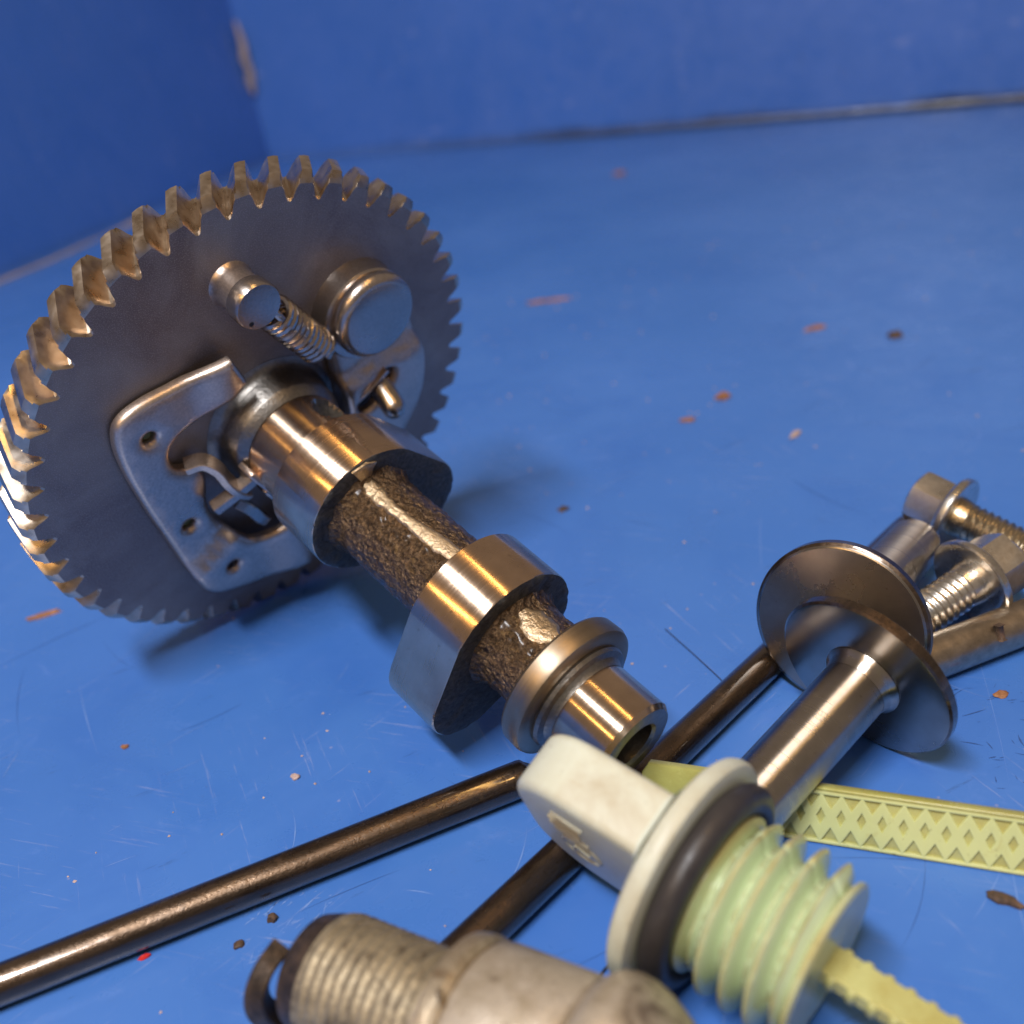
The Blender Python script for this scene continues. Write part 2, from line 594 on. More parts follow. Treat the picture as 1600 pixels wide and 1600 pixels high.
def helix(name, r, depth, z0, z1, pitch, mats, parent=None, seg=48, per=8, shape=None, taper=0.0, slot=None):
    """a threaded cylinder; shape(phase 0..1) -> 0..1 crest height"""
    shape = shape or (lambda q: 1 - abs(2 * q - 1))
    n = int((z1 - z0) / pitch * per) + 1
    vs, fs = [], []
    for k in range(n + 1):
        z = z0 + (z1 - z0) * k / n
        for i in range(seg):
            a = i / seg
            q = ((z - z0) / pitch - a) % 1.0
            rr = r - depth + depth * shape(q)
            e = min((z - z0), (z1 - z)) / (pitch * 0.8)
            if e < 1:
                rr = min(rr, r - depth * (1 - e) * 1.0 - taper * (1 - e))
            if slot:
                rr = slot(2 * math.pi * a, z, rr)
            vs.append((rr * math.cos(2 * math.pi * a), rr * math.sin(2 * math.pi * a), z))
    for k in range(n):
        for i in range(seg):
            j = (i + 1) % seg
            fs.append((k * seg + i, k * seg + j, (k + 1) * seg + j, (k + 1) * seg + i))
    fs.append(tuple(range(seg))[::-1])
    fs.append(tuple(n * seg + i for i in range(seg)))
    return finish(name, vs, fs, mats, parent, 45)


def box(name, c, half, ax, mats, parent=None, bev=0.01, seg=2):
    """bevelled box; ax = 3 direction vectors"""
    me = bpy.data.meshes.new(name)
    bm = bmesh.new()
    bmesh.ops.create_cube(bm, size=2)
    A = [V(a).normalized() for a in ax]
    for v in bm.verts:
        v.co = V(c) + A[0] * v.co.x * half[0] + A[1] * v.co.y * half[1] + A[2] * v.co.z * half[2]
    bmesh.ops.bevel(bm, geom=bm.edges[:], offset=bev, segments=seg, affect='EDGES', profile=0.5)
    bmesh.ops.recalc_face_normals(bm, faces=bm.faces)
    bm.to_mesh(me)
    bm.free()
    for p in me.polygons:
        p.use_smooth = True
    me.set_sharp_from_angle(angle=R(50))
    me.materials.append(M[mats])
    o = bpy.data.objects.new(name, me)
    col.objects.link(o)
    if parent:
        o.parent = parent
    return o


# ------------------------------------------------------------------ the blue tray
CORNER = V((-2.60, 16.6, 0))
DR = V((0.910, -0.414, 0))
DL = V((-0.414, -0.910, 0))


def tray():
    rr = 0.10          # fillet between floor and walls
    # floor as a quad reaching under the walls' fillets
    a = CORNER + DR * rr + DL * rr
    b = CORNER + DR * 30 + DL * rr
    c = CORNER + DR * 30 + DL * 32
    d = CORNER + DR * rr + DL * 32
    o = finish("tray_floor", [a, b, c, d], [(0, 1, 2, 3)], 'floor')
    o["kind"] = "structure"
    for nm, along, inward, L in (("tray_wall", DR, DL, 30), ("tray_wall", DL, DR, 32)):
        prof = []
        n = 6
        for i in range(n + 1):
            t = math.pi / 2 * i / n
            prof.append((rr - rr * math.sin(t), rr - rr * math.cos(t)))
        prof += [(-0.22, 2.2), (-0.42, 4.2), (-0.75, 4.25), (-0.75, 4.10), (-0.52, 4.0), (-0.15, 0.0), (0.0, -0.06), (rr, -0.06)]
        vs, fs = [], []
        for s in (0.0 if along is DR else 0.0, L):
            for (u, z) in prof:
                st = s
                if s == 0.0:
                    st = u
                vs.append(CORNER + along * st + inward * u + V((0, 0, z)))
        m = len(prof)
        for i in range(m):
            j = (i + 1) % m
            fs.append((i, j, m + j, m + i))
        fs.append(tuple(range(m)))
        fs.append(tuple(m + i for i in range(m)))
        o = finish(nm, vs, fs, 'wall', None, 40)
        o["kind"] = "structure"
    # worn, paint-bare streaks down the corner seam and along the foot of the left wall
    pts = []
    for k in range(7):
        z = 0.92 + 0.95 * k / 6
        pts.append(CORNER + DL * (0.02 - 0.045 * z) + DR * (0.02 - 0.045 * z) + V((random.uniform(-.03, .03), 0, z)))
    o = tube("worn_streak", pts, [0.02, 0.06, 0.05, 0.06, 0.05, 0.035, 0.015], 'worn', None, 8)
    o["kind"] = "structure"
    pts = [CORNER + DL * s + DR * (0.07 + 0.03 * math.sin(s * 3)) + V((0, 0, 0.012)) for s in (2.9, 3.2, 3.5, 3.8, 4.1, 4.4, 4.8, 5.4, 6.0)]
    o = tube("worn_streak", pts, [0.004, 0.045, 0.018, 0.010, 0.016, 0.022, 0.020, 0.022, 0.014], 'worn', None, 8)
    o["kind"] = "structure"


tray()

# ------------------------------------------------------------------ camshaft
CW = V((-0.86702, 4.08084, 0.93836))
AX = V((0.57840, -0.73890, -0.34567)).normalized()
cam_root = thing("camshaft", "engine camshaft with a big toothed gear wheel and two lobes, lying across the blue tray", "camshaft", frame(CW, AX))


def make_gear():
    N = 48
    pitch = 2 * math.pi / N
    ph0 = R(153.704)
    prof = [(-0.5, 0.910), (-0.43, 0.914), (-0.36, 0.932), (-0.29, 0.957), (-0.22, 0.979), (-0.145, 1.0),
            (0.0, 1.002), (0.145, 1.0), (0.22, 0.979), (0.29, 0.957), (0.36, 0.932), (0.43, 0.914)]
    prof = [(q * (1.12 if r > 0.99 else 1.0), r) for q, r in prof]
    m = len(prof)
    T = 0.175
    zs = [(0.0, 0.972), (-0.008, 0.980), (-0.028, 1.1), (-0.06, 1.1), (-0.09, 1.1), (-0.12, 1.1), (-0.15, 1.1), (-T, 0.975)]
    vs, fs, ms = [], [], []
    n = N * m
    for (z, cap) in zs:
        tw = z / T * 0.105
        for k in range(N):
            for (q, r) in prof:
                a = ph0 + (k + q) * pitch + tw
                rr = min(r, cap) - (0.009 if z == 0.0 else 0.0)
                vs.append((rr * math.cos(a), rr * math.sin(a), z))
    for l in range(len(zs) - 1):
        for i in range(n):
            j = (i + 1) % n
            fs.append((l * n + i, l * n + j, (l + 1) * n + j, (l + 1) * n + i))
            ms.append(1)
    # faces front and back
    for l, zz, tw in ((0, 0.0, 0.0), (len(zs) - 1, -T, -0.105)):
        rings = [0.86, 0.55, 0.2]
        base = []
        for r in rings:
            base.append(len(vs))
            for k in range(N):
                for (q, _) in prof:
                    a = ph0 + (k + q) * pitch + tw
                    vs.append((r * math.cos(a), r * math.sin(a), zz))
        prevb = l * n
        for b in base:
            for i in range(n):
                j = (i + 1) % n
                fs.append((prevb + i, prevb + j, b + j, b + i))
                ms.append(0)
            prevb = b
        fs.append(tuple(prevb + i for i in range(n)))
        ms.append(0)
    return finish("gear", vs, fs, ['gear', 'tooth'], cam_root, 24, ms)


make_gear()

# hub and the shaft, one piece after another along +Z
lathe("hub", [(-0.24, 0.05), (-0.24, 0.24), (-0.17, 0.27), (0.002, 0.285), (0.010, 0.266), (0.025, 0.251), (0.045, 0.243), (0.116, 0.235),
              (0.124, 0.231), (0.150, 0.211), (0.157, 0.205), (0.157, 0.19)], 'hub', cam_root, 96)


def notch(a, z, r):
    a = (a + math.pi) % (2 * math.pi) - math.pi
    d = math.hypot((a - R(58)) / R(25), (z - 0.255) / 0.07)
    return r - 0.045 * max(0.0, 1 - d ** 4) if d < 1 and r > 0.19 else r


pz = [0.158, 0.164] + [0.172 + 0.0135 * i for i in range(16)] + [0.386]
seg = 144
rj = lathe("rear_journal", [(z, 0.198 if i == 0 else 0.205) for i, z in enumerate(pz)], ['ground', 'castface'], cam_root, seg, None, (0, 0), 30, True, True, notch)
for p in rj.data.polygons:
    c = p.center
    a = math.atan2(c.y, c.x)
    if c.z < 0.384 and math.hypot((a - R(58)) / R(25), (c.z - 0.255) / 0.07) < 0.97 and math.hypot(c.x, c.y) > 0.1:
        p.material_index = 1


def lobe_outline(rb, nose, rn, ang, n=96):
    """eccentric lobe: hull of the base circle and the nose circle"""
    d = nose - rn
    b = math.acos((rb - rn) / d)
    pts = []
    for i in range(n * 3 // 4):
        a = b + (2 * math.pi - 2 * b) * i / (n * 3 // 4 - 1)
        pts.append((rb * math.cos(a), rb * math.sin(a)))
    for i in range(n // 4):
        a = -b + 2 * b * i / (n // 4 - 1)
        pts.append((d + rn * math.cos(a), rn * math.sin(a)))
    # the flanks are slightly convex
    for k, (x, y) in enumerate(pts):
        ph = abs(math.atan2(y, x))
        g = 0.010 * math.sin(math.pi * ph / (b + 0.75)) ** 2 if ph < b + 0.75 else 0.0
        q = 1 + g / math.hypot(x, y)
        pts[k] = (x * q, y * q)
    ca, sa = math.cos(ang), math.sin(ang)
    return [V((x * ca - y * sa, x * sa + y * ca)) for x, y in pts]


def make_lobe(z0, z1, ang, nose=0.408, rb=0.256, rn=0.165):
    P = lobe_outline(rb, nose, rn, ang)
    n = len(P)
    vs, fs, ms = [], [], []
    lay = [(z0, 0.985, 1), (z0 + 0.004, 1.0, 0), (z1 - 0.006, 1.0, 0), (z1, 0.988, 1)]
    for k, (z, s, _) in enumerate(lay):
        for i, p in enumerate(P):
            j = 0.0
            if k in (0, 3):
                j = 0.006 * noise.noise(V((p.x * 40, p.y * 40, z * 9)))
            vs.append((p.x * (s + j), p.y * (s + j), z + (j * 0.6 if k == 3 else 0)))
    for k in range(3):
        for i in range(n):
            j = (i + 1) % n
            fs.append((k * n + i, k * n + j, (k + 1) * n + j, (k + 1) * n + i))
            ms.append(0)
    # rough end faces with a grid of rings
    for base, z, sgn in ((0, z0, -1), (3 * n, z1, 1)):
        pb = base
        for s in (0.93, 0.85, 0.75, 0.6):
            b = len(vs)
            for p in P:
                h = 0.008 * noise.noise(V((p.x * s * 22, p.y * s * 22, z * 5)))
                vs.append((p.x * s, p.y * s, z + sgn * (0.003 + h)))
            for i in range(n):
                j = (i + 1) % n
                fs.append((pb + i, pb + j, b + j, b + i))
                ms.append(1)
            pb = b
        fs.append(tuple(pb + i for i in range(n)))
        ms.append(1)
    return finish("cam_lobe", vs, fs, ['lobe', 'castface'], cam_root, 40, ms)


make_lobe(0.387, 0.632, R(-17))
make_lobe(1.160, 1.392, R(-131))


def cast_core(name, z0, z1, r0, r1):
    seg, n = 120, int((z1 - z0) / 0.011)
    vs, fs = [], []
    for k in range(n + 1):
        z = z0 + (z1 - z0) * k / n
        t = k / n
        e = min(z - z0, z1 - z)
        fl = 0.03 * max(0, 1 - e / 0.05) ** 2
        for i in range(seg):
            a = 2 * math.pi * i / seg
            c = V((math.cos(a), math.sin(a), z))
            d = 0.005 * noise.noise(V((c.x * 6, c.y * 6, z * 26))) + 0.0045 * noise.noise(V((c.x * 15, c.y * 15, z * 70 + 5))) + 0.003 * noise.noise(V((c.x * 3, c.y * 3, z * 6)))
            r = r0 + (r1 - r0) * t + fl + d
            vs.append((r * c.x, r * c.y, z))
    for k in range(n):
        for i in range(seg):
            j = (i + 1) % seg
            fs.append((k * seg + i, k * seg + j, (k + 1) * seg + j, (k + 1) * seg + i))
    return finish(name, vs, fs, 'iron', cam_root, 70)


cast_core("cast_shaft", 0.626, 1.166, 0.166, 0.164)
cast_core("cast_shaft", 1.386, 1.604, 0.166, 0.160)


def seam(rows, r, name="casting_seam"):
    """a jagged ground stripe where the mould halves met; rows = (z, a0, a1) in degrees"""
    vs, fs = [], []
    m = 8
    for (z, a0, a1) in rows:
        for i in range(m + 1):
            t = i / m
            a = R(a0 + (a1 - a0) * t)
            edge = 1 - abs(2 * t - 1) ** 6
            rr = r - 0.012 + 0.018 * edge + 0.003 * noise.noise(V((t * 9, z * 60, 1))) * edge
            vs.append((rr * math.cos(a), rr * math.sin(a), z))
    for k in range(len(rows) - 1):
        for i in range(m):
            b = k * (m + 1) + i
            fs.append((b, b + 1, b + m + 2, b + m + 1))
    return finish(name, vs, fs, 'seam', cam_root, 60)


rows = []
for k in range(46):
    t = k / 45
    z = 0.632 + 0.53 * t
    c = 101 + 4 * math.sin(t * 5)
    wdt = 11 + 3 * math.sin(t * 9 + 1) - 4 * (1 - min(1, t * 6))
    rows.append((z, c - wdt + 4.5 * noise.noise(V((z * 30, 3, 0))), c + wdt + 5 * noise.noise(V((z * 34, 9, 0)))))
seam(rows, 0.167)
rows = []
for k in range(18):
    t = k / 17
    z = 1.425 + 0.155 * t
    wdt = 24 * math.sin(math.pi * min(1, max(0.03, t * 0.92 + 0.06))) ** 0.6
    rows.append((z, 93 - wdt + 5 * noise.noise(V((z * 40, 3, 4))), 93 + wdt * 1.0 + 6 * noise.noise(V((z * 44, 9, 7)))))
seam(rows, 0.165)
# flash of bright metal torn on the rear lobe's face
fl = [(-0.090, 0.228), (-0.03, 0.243), (0.015, 0.228), (-0.002, 0.205), (-0.006, 0.182), (-0.026, 0.168), (-0.012, 0.150), (-0.048, 0.146), (-0.056, 0.175), (-0.075, 0.205)]
plate("casting_flash", fl, [], 0.620, 0.6435, 0.002, 'seam', cam_root)

lathe("collar", [(1.598, 0.15), (1.598, 0.228), (1.604, 0.240), (1.614, 0.247), (1.664, 0.249), (1.680, 0.243), (1.688, 0.228), (1.690, 0.195), (1.692, 0.15)],
      'collar', cam_root, 96)
lathe("undercut_ring", [(1.686, 0.19), (1.700, 0.196), (1.712, 0.190), (1.718, 0.170), (1.730, 0.160), (1.740, 0.157), (1.742, 0.14)], 'hub', cam_root, 96)
fj = lathe("front_journal", [(1.736, 0.14), (1.741, 0.156), (1.752, 0.1585), (1.925, 0.1585), (1.941, 0.146), (1.944, 0.130), (1.942, 0.092), (1.934, 0.082), (1.84, 0.074), (1.838, 0.0)],
           ['ground', 'hub'], cam_root, 96, [0, 0, 0, 0, 1, 1, 1, 1, 1])

# pressed weight plate on the gear face (x, y measured in the gear's plane)
outer = [(-0.226, 0.418), (-0.205, 0.425), (-0.200, 0.420), (-0.150, 0.318), (-0.148, 0.308), (-0.156, 0.300), (-0.215, 0.240), (-0.331, 0.185), (-0.400, 0.160), (-0.445, 0.125), (-0.462, 0.070), (-0.445, 0.010), (-0.395, -0.012),
         (-0.350, -0.012), (-0.322, -0.070), (-0.327, -0.149), (-0.336, -0.220), (-0.295, -0.344), (-0.240, -0.395), (-0.178, -0.463), (-0.103, -0.458), (0.0, -0.40),
         (0.14, -0.37), (0.26, -0.28), (0.318, -0.13), (0.285, 0.05), (0.252, 0.18), (0.225, 0.30), (0.20, 0.39), (0.225, 0.48), (0.30, 0.565), (0.40, 0.58), (0.50, 0.555), (0.575, 0.46),
         (0.600, 0.36), (0.660, 0.20), (0.688, 0.061), (0.675, -0.089), (0.615, -0.20), (0.50, -0.40), (0.32, -0.58), (0.08, -0.700), (-0.132, -0.715), (-0.303, -0.684),
         (-0.398, -0.640), (-0.438, -0.550), (-0.498, -0.363), (-0.584, -0.104), (-0.640, 0.110), (-0.652, 0.240), (-0.625, 0.310), (-0.525, 0.350), (-0.381, 0.366)]


def sstep(a, b, x):
    t = max(0.0, min(1.0, (x - a) / (b - a)))
    return t * t * (3 - 2 * t)


def side(x, y, p, q):
    """signed distance to the line p->q, positive on its left"""
    dx, dy = q[0] - p[0], q[1] - p[1]
    L = math.hypot(dx, dy)
    return (dx * (y - p[1]) - dy * (x - p[0])) / L


def zlift(x, y):
    z = 0.0
    if x < 0.1:
        z += 0.055 * sstep(-0.018, 0.030, side(x, y, (-0.452, -0.50), (-0.256, -0.372)) * -1)
        z += 0.05 * sstep(0.0, 0.20, side(x, y, (-0.393, 0.357), (-0.354, 0.19)))
    else:
        z += 0.055
    if x > 0.1 and y > -0.1:
        z -= 0.050 * sstep(-0.035, 0.040, side(x, y, (0.314, 0.11), (0.632, 0.187)))
    return z


def circle(cx, cy, r, n=14):
    return [(cx + r * math.cos(2 * math.pi * i / n), cy + r * math.sin(2 * math.pi * i / n)) for i in range(n)]


hl = [(-0.523, 0.191), (-0.418, -0.286), (-0.279, -0.547)]
slot = [(0.335, 0.005), (0.40, 0.055), (0.470, 0.118), (0.515, 0.108), (0.520, 0.055), (0.475, 0.005), (0.41, -0.055), (0.35, -0.06)]
wplate = plate("weight_plate", chaikin(outer, 2), [circle(*h, 0.024) for h in hl] + [chaikin(slot, 2)], 0.012, 0.058, 0.024, 'plate', cam_root, zlift, 0.035, 50)
for (x, y), mt in zip(hl, ('brass', 'brass', 'hole')):  # floors set into the plate's holes; the last is black, its shade painted
    zz = 0.022 + zlift(x, y)
    lathe("hole_floor", [(zz - 0.015, 0.0235), (zz, 0.0225), (zz + 0.006, 0.014), (zz + 0.007, 0.0)], mt, wplate, 20, None, (x, y))
# triangular lip of the slot
tube("slot_lip", [(0.322, 0.000, 0.075), (0.40, 0.062, 0.092), (0.468, 0.124, 0.10)], 0, 'plate', wplate, flat=(0.008, 0.030))

# big pivot button
BX, BY = 0.402, 0.402
lathe("pivot_base", [(0.0, 0.196), (0.02, 0.192), (0.05, 0.191), (0.078, 0.190), (0.086, 0.184), (0.087, 0.1)], 'button', cam_root, 72, None, (BX - 0.012, BY - 0.012))
lathe("pivot_button", [(0.086, 0.14), (0.087, 0.166), (0.098, 0.173), (0.118, 0.174), (0.136, 0.168), (0.147, 0.156), (0.151, 0.143), (0.152, 0.07), (0.151, 0.0)], 'button', cam_root, 72, None, (BX, BY))

# spring post with its round head
spost = lathe("spring_post", [(0.0, 0.088), (0.012, 0.080), (0.03, 0.077), (0.095, 0.076), (0.10, 0.072), (0.102, 0.082), (0.108, 0.088), (0.160, 0.089), (0.172, 0.083), (0.174, 0.06), (0.174, 0.0)],
      ['plate', 'button'], cam_root, 48, [0, 0, 0, 0, 1, 1, 1, 1, 1, 1], (-0.128, 0.654))
lathe("grease_spot", [(0.1735, 0.010), (0.1755, 0.008), (0.1765, 0.0)], 'hole', spost, 12, None, (-0.163, 0.600))
# coil spring
a0, a1 = V((-0.030, 0.560, 0.090)), V((0.172, 0.322, 0.080))
axs = (a1 - a0).normalized()
u1 = (V((0, 0, 1)) - axs.z * axs).normalized()
v1 = axs.cross(u1)
pts = []
turns = 11
for k in range(turns * 16 + 1):
    t = k / (turns * 16)
    a = 2 * math.pi * turns * t
    pts.append(a0 + (a1 - a0) * t + (u1 * math.cos(a) + v1 * math.sin(a)) * 0.059)
hook = [a0 + V((-0.085, 0.06, 0.010)), a0 + V((-0.05, 0.05, 0.022)), a0 + V((-0.02, 0.03, 0.045))]
pts = hook + pts + [a1 + axs * 0.02 + u1 * 0.02, a1 + axs * 0.045 - u1 * 0.02]
tube("coil_spring", pts, 0.0150, 'spring', cam_root, 8)

# decompression pin, lever and the little bent tabs by the shaft
pp = [V((0.460, 0.055, 0.035)), V((0.450, -0.010, 0.190))]
d = (pp[1] - pp[0]).normalized()
pts, rad = [], []
for k in range(6):
    pts.append(pp[0] + (pp[1] - pp[0]) * k / 5)
    rad.append(0.050)
for k in range(1, 7):
    a = math.pi / 2 * k / 6
    pts.append(pp[1] + d * 0.050 * math.sin(a))
    rad.append(max(0.002, 0.050 * math.cos(a)))
tube("decompression_pin", pts, rad, 'spring', cam_root, 20)
tube("lever_arm", smooth_path([(-0.405, 0.005, 0.050), (-0.350, 0.018, 0.075), (-0.305, -0.02, 0.10), (-0.275, -0.085, 0.115), (-0.235, -0.145, 0.12), (-0.195, -0.175, 0.12)], 5), 0, 'plate', cam_root, flat=(0.016, 0.034))
tube("cross_pin", [(-0.335, -0.205, 0.100), (-0.262, -0.160, 0.118), (-0.185, -0.105, 0.135), (-0.130, -0.085, 0.14)], 0, 'plate', cam_root, flat=(0.022, 0.026))
tube("lever_tip", smooth_path([(-0.235, -0.225, 0.095), (-0.195, -0.265, 0.120), (-0.165, -0.315, 0.122), (-0.128, -0.365, 0.105)], 4), 0, 'spring', cam_root, flat=(0.022, 0.028))
box("guide_tab", (-0.172, -0.098, 0.185), (0.013, 0.117, 0.045), ((0.837, 0.547, 0), (-0.547, 0.837, 0), (0, 0, 1)), 'plate', cam_root, 0.008)
box("stop_block", (-0.118, -0.190, 0.150), (0.022, 0.060, 0.050), ((0.837, 0.547, 0), (-0.547, 0.837, 0), (0, 0, 1)), 'spring', cam_root, 0.01)


# ------------------------------------------------------------------ rods
def rod(name, p0, p1, r, label, cat, mat, group=None, ball=True):
    p0, p1 = V(p0), V(p1)
    L = (p1 - p0).length
    o = thing(name, label, cat, frame(p0, p1 - p0), group)
    seg, n = 40, 60
    prof = [(0.0, 0.0), (0.004, r * 0.35), (0.014, r * 0.62), (0.03, r * 0.8), (0.04, r * 0.97), (0.05, r)] if ball else [(0, 0), (0.0, r * 0.86), (0.012, r)]
    prof = prof + [(0.05 + (L - 0.1) * k / n, r) for k in range(1, n + 1)]
    prof = prof + ([(L - 0.04, r * 0.97), (L - 0.03, r * 0.8), (L - 0.014, r * 0.62), (L - 0.004, r * 0.35), (L, 0)] if ball else [(L - 0.012, r), (L, r * 0.86), (L, 0)])
    lathe("rod_shaft", prof, mat, o, seg, None, (0, 0), 40, False, False,
          lambda a, z, q: q * (1 + 0.012 * noise.noise(V((math.cos(a) * 2, math.sin(a) * 2, z * 6)))))
    return o


RG = "dark push rods lying on the tray"
rod("push_rod", (-2.35, 2.075, 0.0605), (-0.055, 2.846, 0.0605), 0.060, "dark oily push rod running from the left edge to the tip of the camshaft", "push rod", 'rod', RG)
rod("push_rod", (-0.55, 1.955, 0.0605), (1.655, 4.020, 0.0605), 0.060, "dark push rod that passes under the white dipstick handle and behind the tappet discs", "push rod", 'rod', RG)
o = rod("steel_pin", (1.02, 2.99, 0.0785), (2.60, 3.47, 0.0785), 0.078, "thick pale brown steel pin at the right edge, below the flange bolts", "steel pin", 'pinrod', None, False)
M4 = o.matrix_world.inverted()
q = M4 @ V((1.595, 3.10, 0.132))
box("nick", q, (0.010, 0.028, 0.012), ((0, 0, 1), (0.3, 1, 0), (1, -0.3, 0)), 'dirt', o, 0.004, 1)


# ------------------------------------------------------------------ tappets
def tappet(c, ax, L, label):
    o = thing("tappet", label, "tappet", frame(c, ax), "valve tappets beside the dipstick")
    r = 0.297
    lathe("disc", [(-0.046, 0.0), (-0.0465, 0.15), (-0.046, 0.280), (-0.042, 0.288), (-0.034, r), (-0.008, r), (-0.001, r - 0.007), (0.0, r - 0.012), (0.001, 0.16), (0.002, 0.120)],
          ['tappetface', 'rod', 'tappet'], o, 160, [0, 0, 2, 1, 1, 1, 2, 2, 2], (0, 0), 22, False, False)
    lathe("stem_foot", [(0.003, 0.128), (0.010, 0.126), (0.018, 0.117), (0.030, 0.110), (0.048, 0.105)], 'stem', o, 72, None, (0, 0), 40)
    lathe("stem", [(0.046, 0.100), (0.05, 0.1045)] + [(0.05 + (L - 0.07) * k / 20, 0.1045) for k in range(1, 21)] + [(L - 0.012, 0.102), (L - 0.004, 0.092), (L, 0.075), (L - 0.01, 0.05), (L - 0.012, 0)],
          'stem', o, 72)
    return o


tappet((0.995, 2.763, 0.2935), (-0.785, -0.587, -0.199), 0.90, "steel tappet whose round stem points to the lower left, in front of the other disc")
tappet((1.046, 3.094, 0.282), (0.612, 0.778, -0.165), 0.82, "brownish tappet disc showing its flat worn face, behind the other tappet")


# ------------------------------------------------------------------ flange bolts
def bolt(c, ax, rf, rt, L, label, tmat, spin, pitch=0.030):
    o = thing("flange_bolt", label, "bolt", frame(c, ax), "flange bolts at the right edge")
    lathe("flange", [(-0.055, 0.10), (-0.052, 0.125), (-0.040, rf * 0.93), (-0.030, rf * 0.985), (-0.018, rf), (-0.006, rf), (0.0, rf - 0.006), (0.002, rf - 0.02), (0.0, 0.12), (-0.004, 0.085)], 'zinc', o, 64)
    # hex head
    hr = rf * 0.74
    vs, fs = [], []
    lay = [(-0.05, 1.0), (-0.165, 1.0), (-0.182, 0.95), (-0.190, 0.82)]
    n = 36
    for (z, s) in lay:
        for i in range(n):
            a = 2 * math.pi * i / n
            m = (a % (math.pi / 3)) - math.pi / 6
            hexr = hr * math.cos(math.pi / 6) / math.cos(m)
            hexr = min(hexr, hr * 0.985)
            rr = min(hexr, hr * s) if s < 1 else hexr
            vs.append((rr * math.cos(a + spin), rr * math.sin(a + spin), z))
    for k in range(len(lay) - 1):
        for i in range(n):
            j = (i + 1) % n
            fs.append((k * n + i, k * n + j, (k + 1) * n + j, (k + 1) * n + i))
    fs.append(tuple(3 * n + i for i in range(n)))
    finish("hex_head", vs, fs, 'zinc', o, 28)
    lathe("shank", [(-0.01, rt * 1.05), (0.008, rt * 1.03), (0.035, rt * 0.97), (0.05, rt * 0.92)], tmat, o, 48)
    helix("thread", rt, rt * 0.13, 0.03, L, pitch, tmat, o, 40, 8)
    return o


bolt((1.765, 3.840, 0.168), (0.60, -0.75, -0.23), 0.160, 0.078, 0.62, "flange bolt with brown oily thread pointing right, farthest back of the two bolts", 'zincbrown', 0.2)
bolt((1.601, 3.366, 0.168), (-0.895, -0.41, -0.16), 0.169, 0.079, 0.43, "bright flange bolt with its silvery thread pointing down left behind the tappet disc", 'zinc', 0.5)

# ------------------------------------------------------------------ white dipstick cap
C0 = V((0.273, 2.107, 0.32))
CE = V((0.577, 1.803, 0.24))
cax = (CE - C0).normalized()
cap = thing("oil_dipstick", "white screw-in oil dipstick with wing handle, black seal ring and pale green thread", "dipstick", frame(C0, cax))
# local: Z along axis, Y up-ish, X sideways; the handle's broad direction b and thickness t in that plane
lathe("cap_flange", [(-0.004, 0.0), (-0.004, 0.270), (0.002, 0.300), (0.012, 0.314), (0.026, 0.320), (0.044, 0.320), (0.056, 0.314), (0.062, 0.300), (0.064, 0.25), (0.064, 0.0)], 'cap', cap, 96)


def tor(name, R0, r, z, mats, parent, seg=96, m=16):
    vs, fs = [], []
    for i in range(seg):
        a = 2 * math.pi * i / seg
        for j in range(m):
            b = 2 * math.pi * j / m
            rr = R0 + r * math.cos(b)
            vs.append((rr * math.cos(a), rr * math.sin(a), z + r * math.sin(b)))
    for i in range(seg):
        for j in range(m):
            i2, j2 = (i + 1) % seg, (j + 1) % m
            fs.append((i * m + j, i2 * m + j, i2 * m + j2, i * m + j2))
    return finish(name, vs, fs, mats, parent, 60)


tor("seal_ring", 0.246, 0.040, 0.100, 'rubber', cap)
lathe("cap_neck", [(0.060, 0.225), (0.14, 0.215), (0.152, 0.190)], 'thread', cap, 72)


def crest(q):
    t = 1 - abs(2 * q - 1)
    return (0.5 - 0.5 * math.cos(math.pi * t)) ** 0.95


def slotf(a, z, r):
    d = abs(((a - R(75) + math.pi) % (2 * math.pi)) - math.pi)
    return r - 0.012 * max(0, 1 - d / 0.035) if z > 0.15 else r


helix("screw_thread", 0.232, 0.062, 0.140, 0.425, 0.066, 'thread', cap, 120, 14, crest, 0.0, slotf)
lathe("thread_end", [(0.40, 0.17), (0.418, 0.205), (0.428, 0.208), (0.434, 0.198), (0.436, 0.0)], 'thread', cap, 72)
xl, yl = cap.matrix_world.col[0].xyz, cap.matrix_world.col[1].xyz
# measured directions: u = up in the plane, wv = axis x u
uu = (V((0, 0, 1)) - cax.z * cax).normalized()
ww = cax.cross(uu)
bw = (0.92 * uu + 0.39 * ww).normalized()
tw = (-0.39 * uu + 0.92 * ww).normalized()
inv = cap.matrix_world.to_3x3().inverted()
bl, tl = inv @ bw, inv @ tw


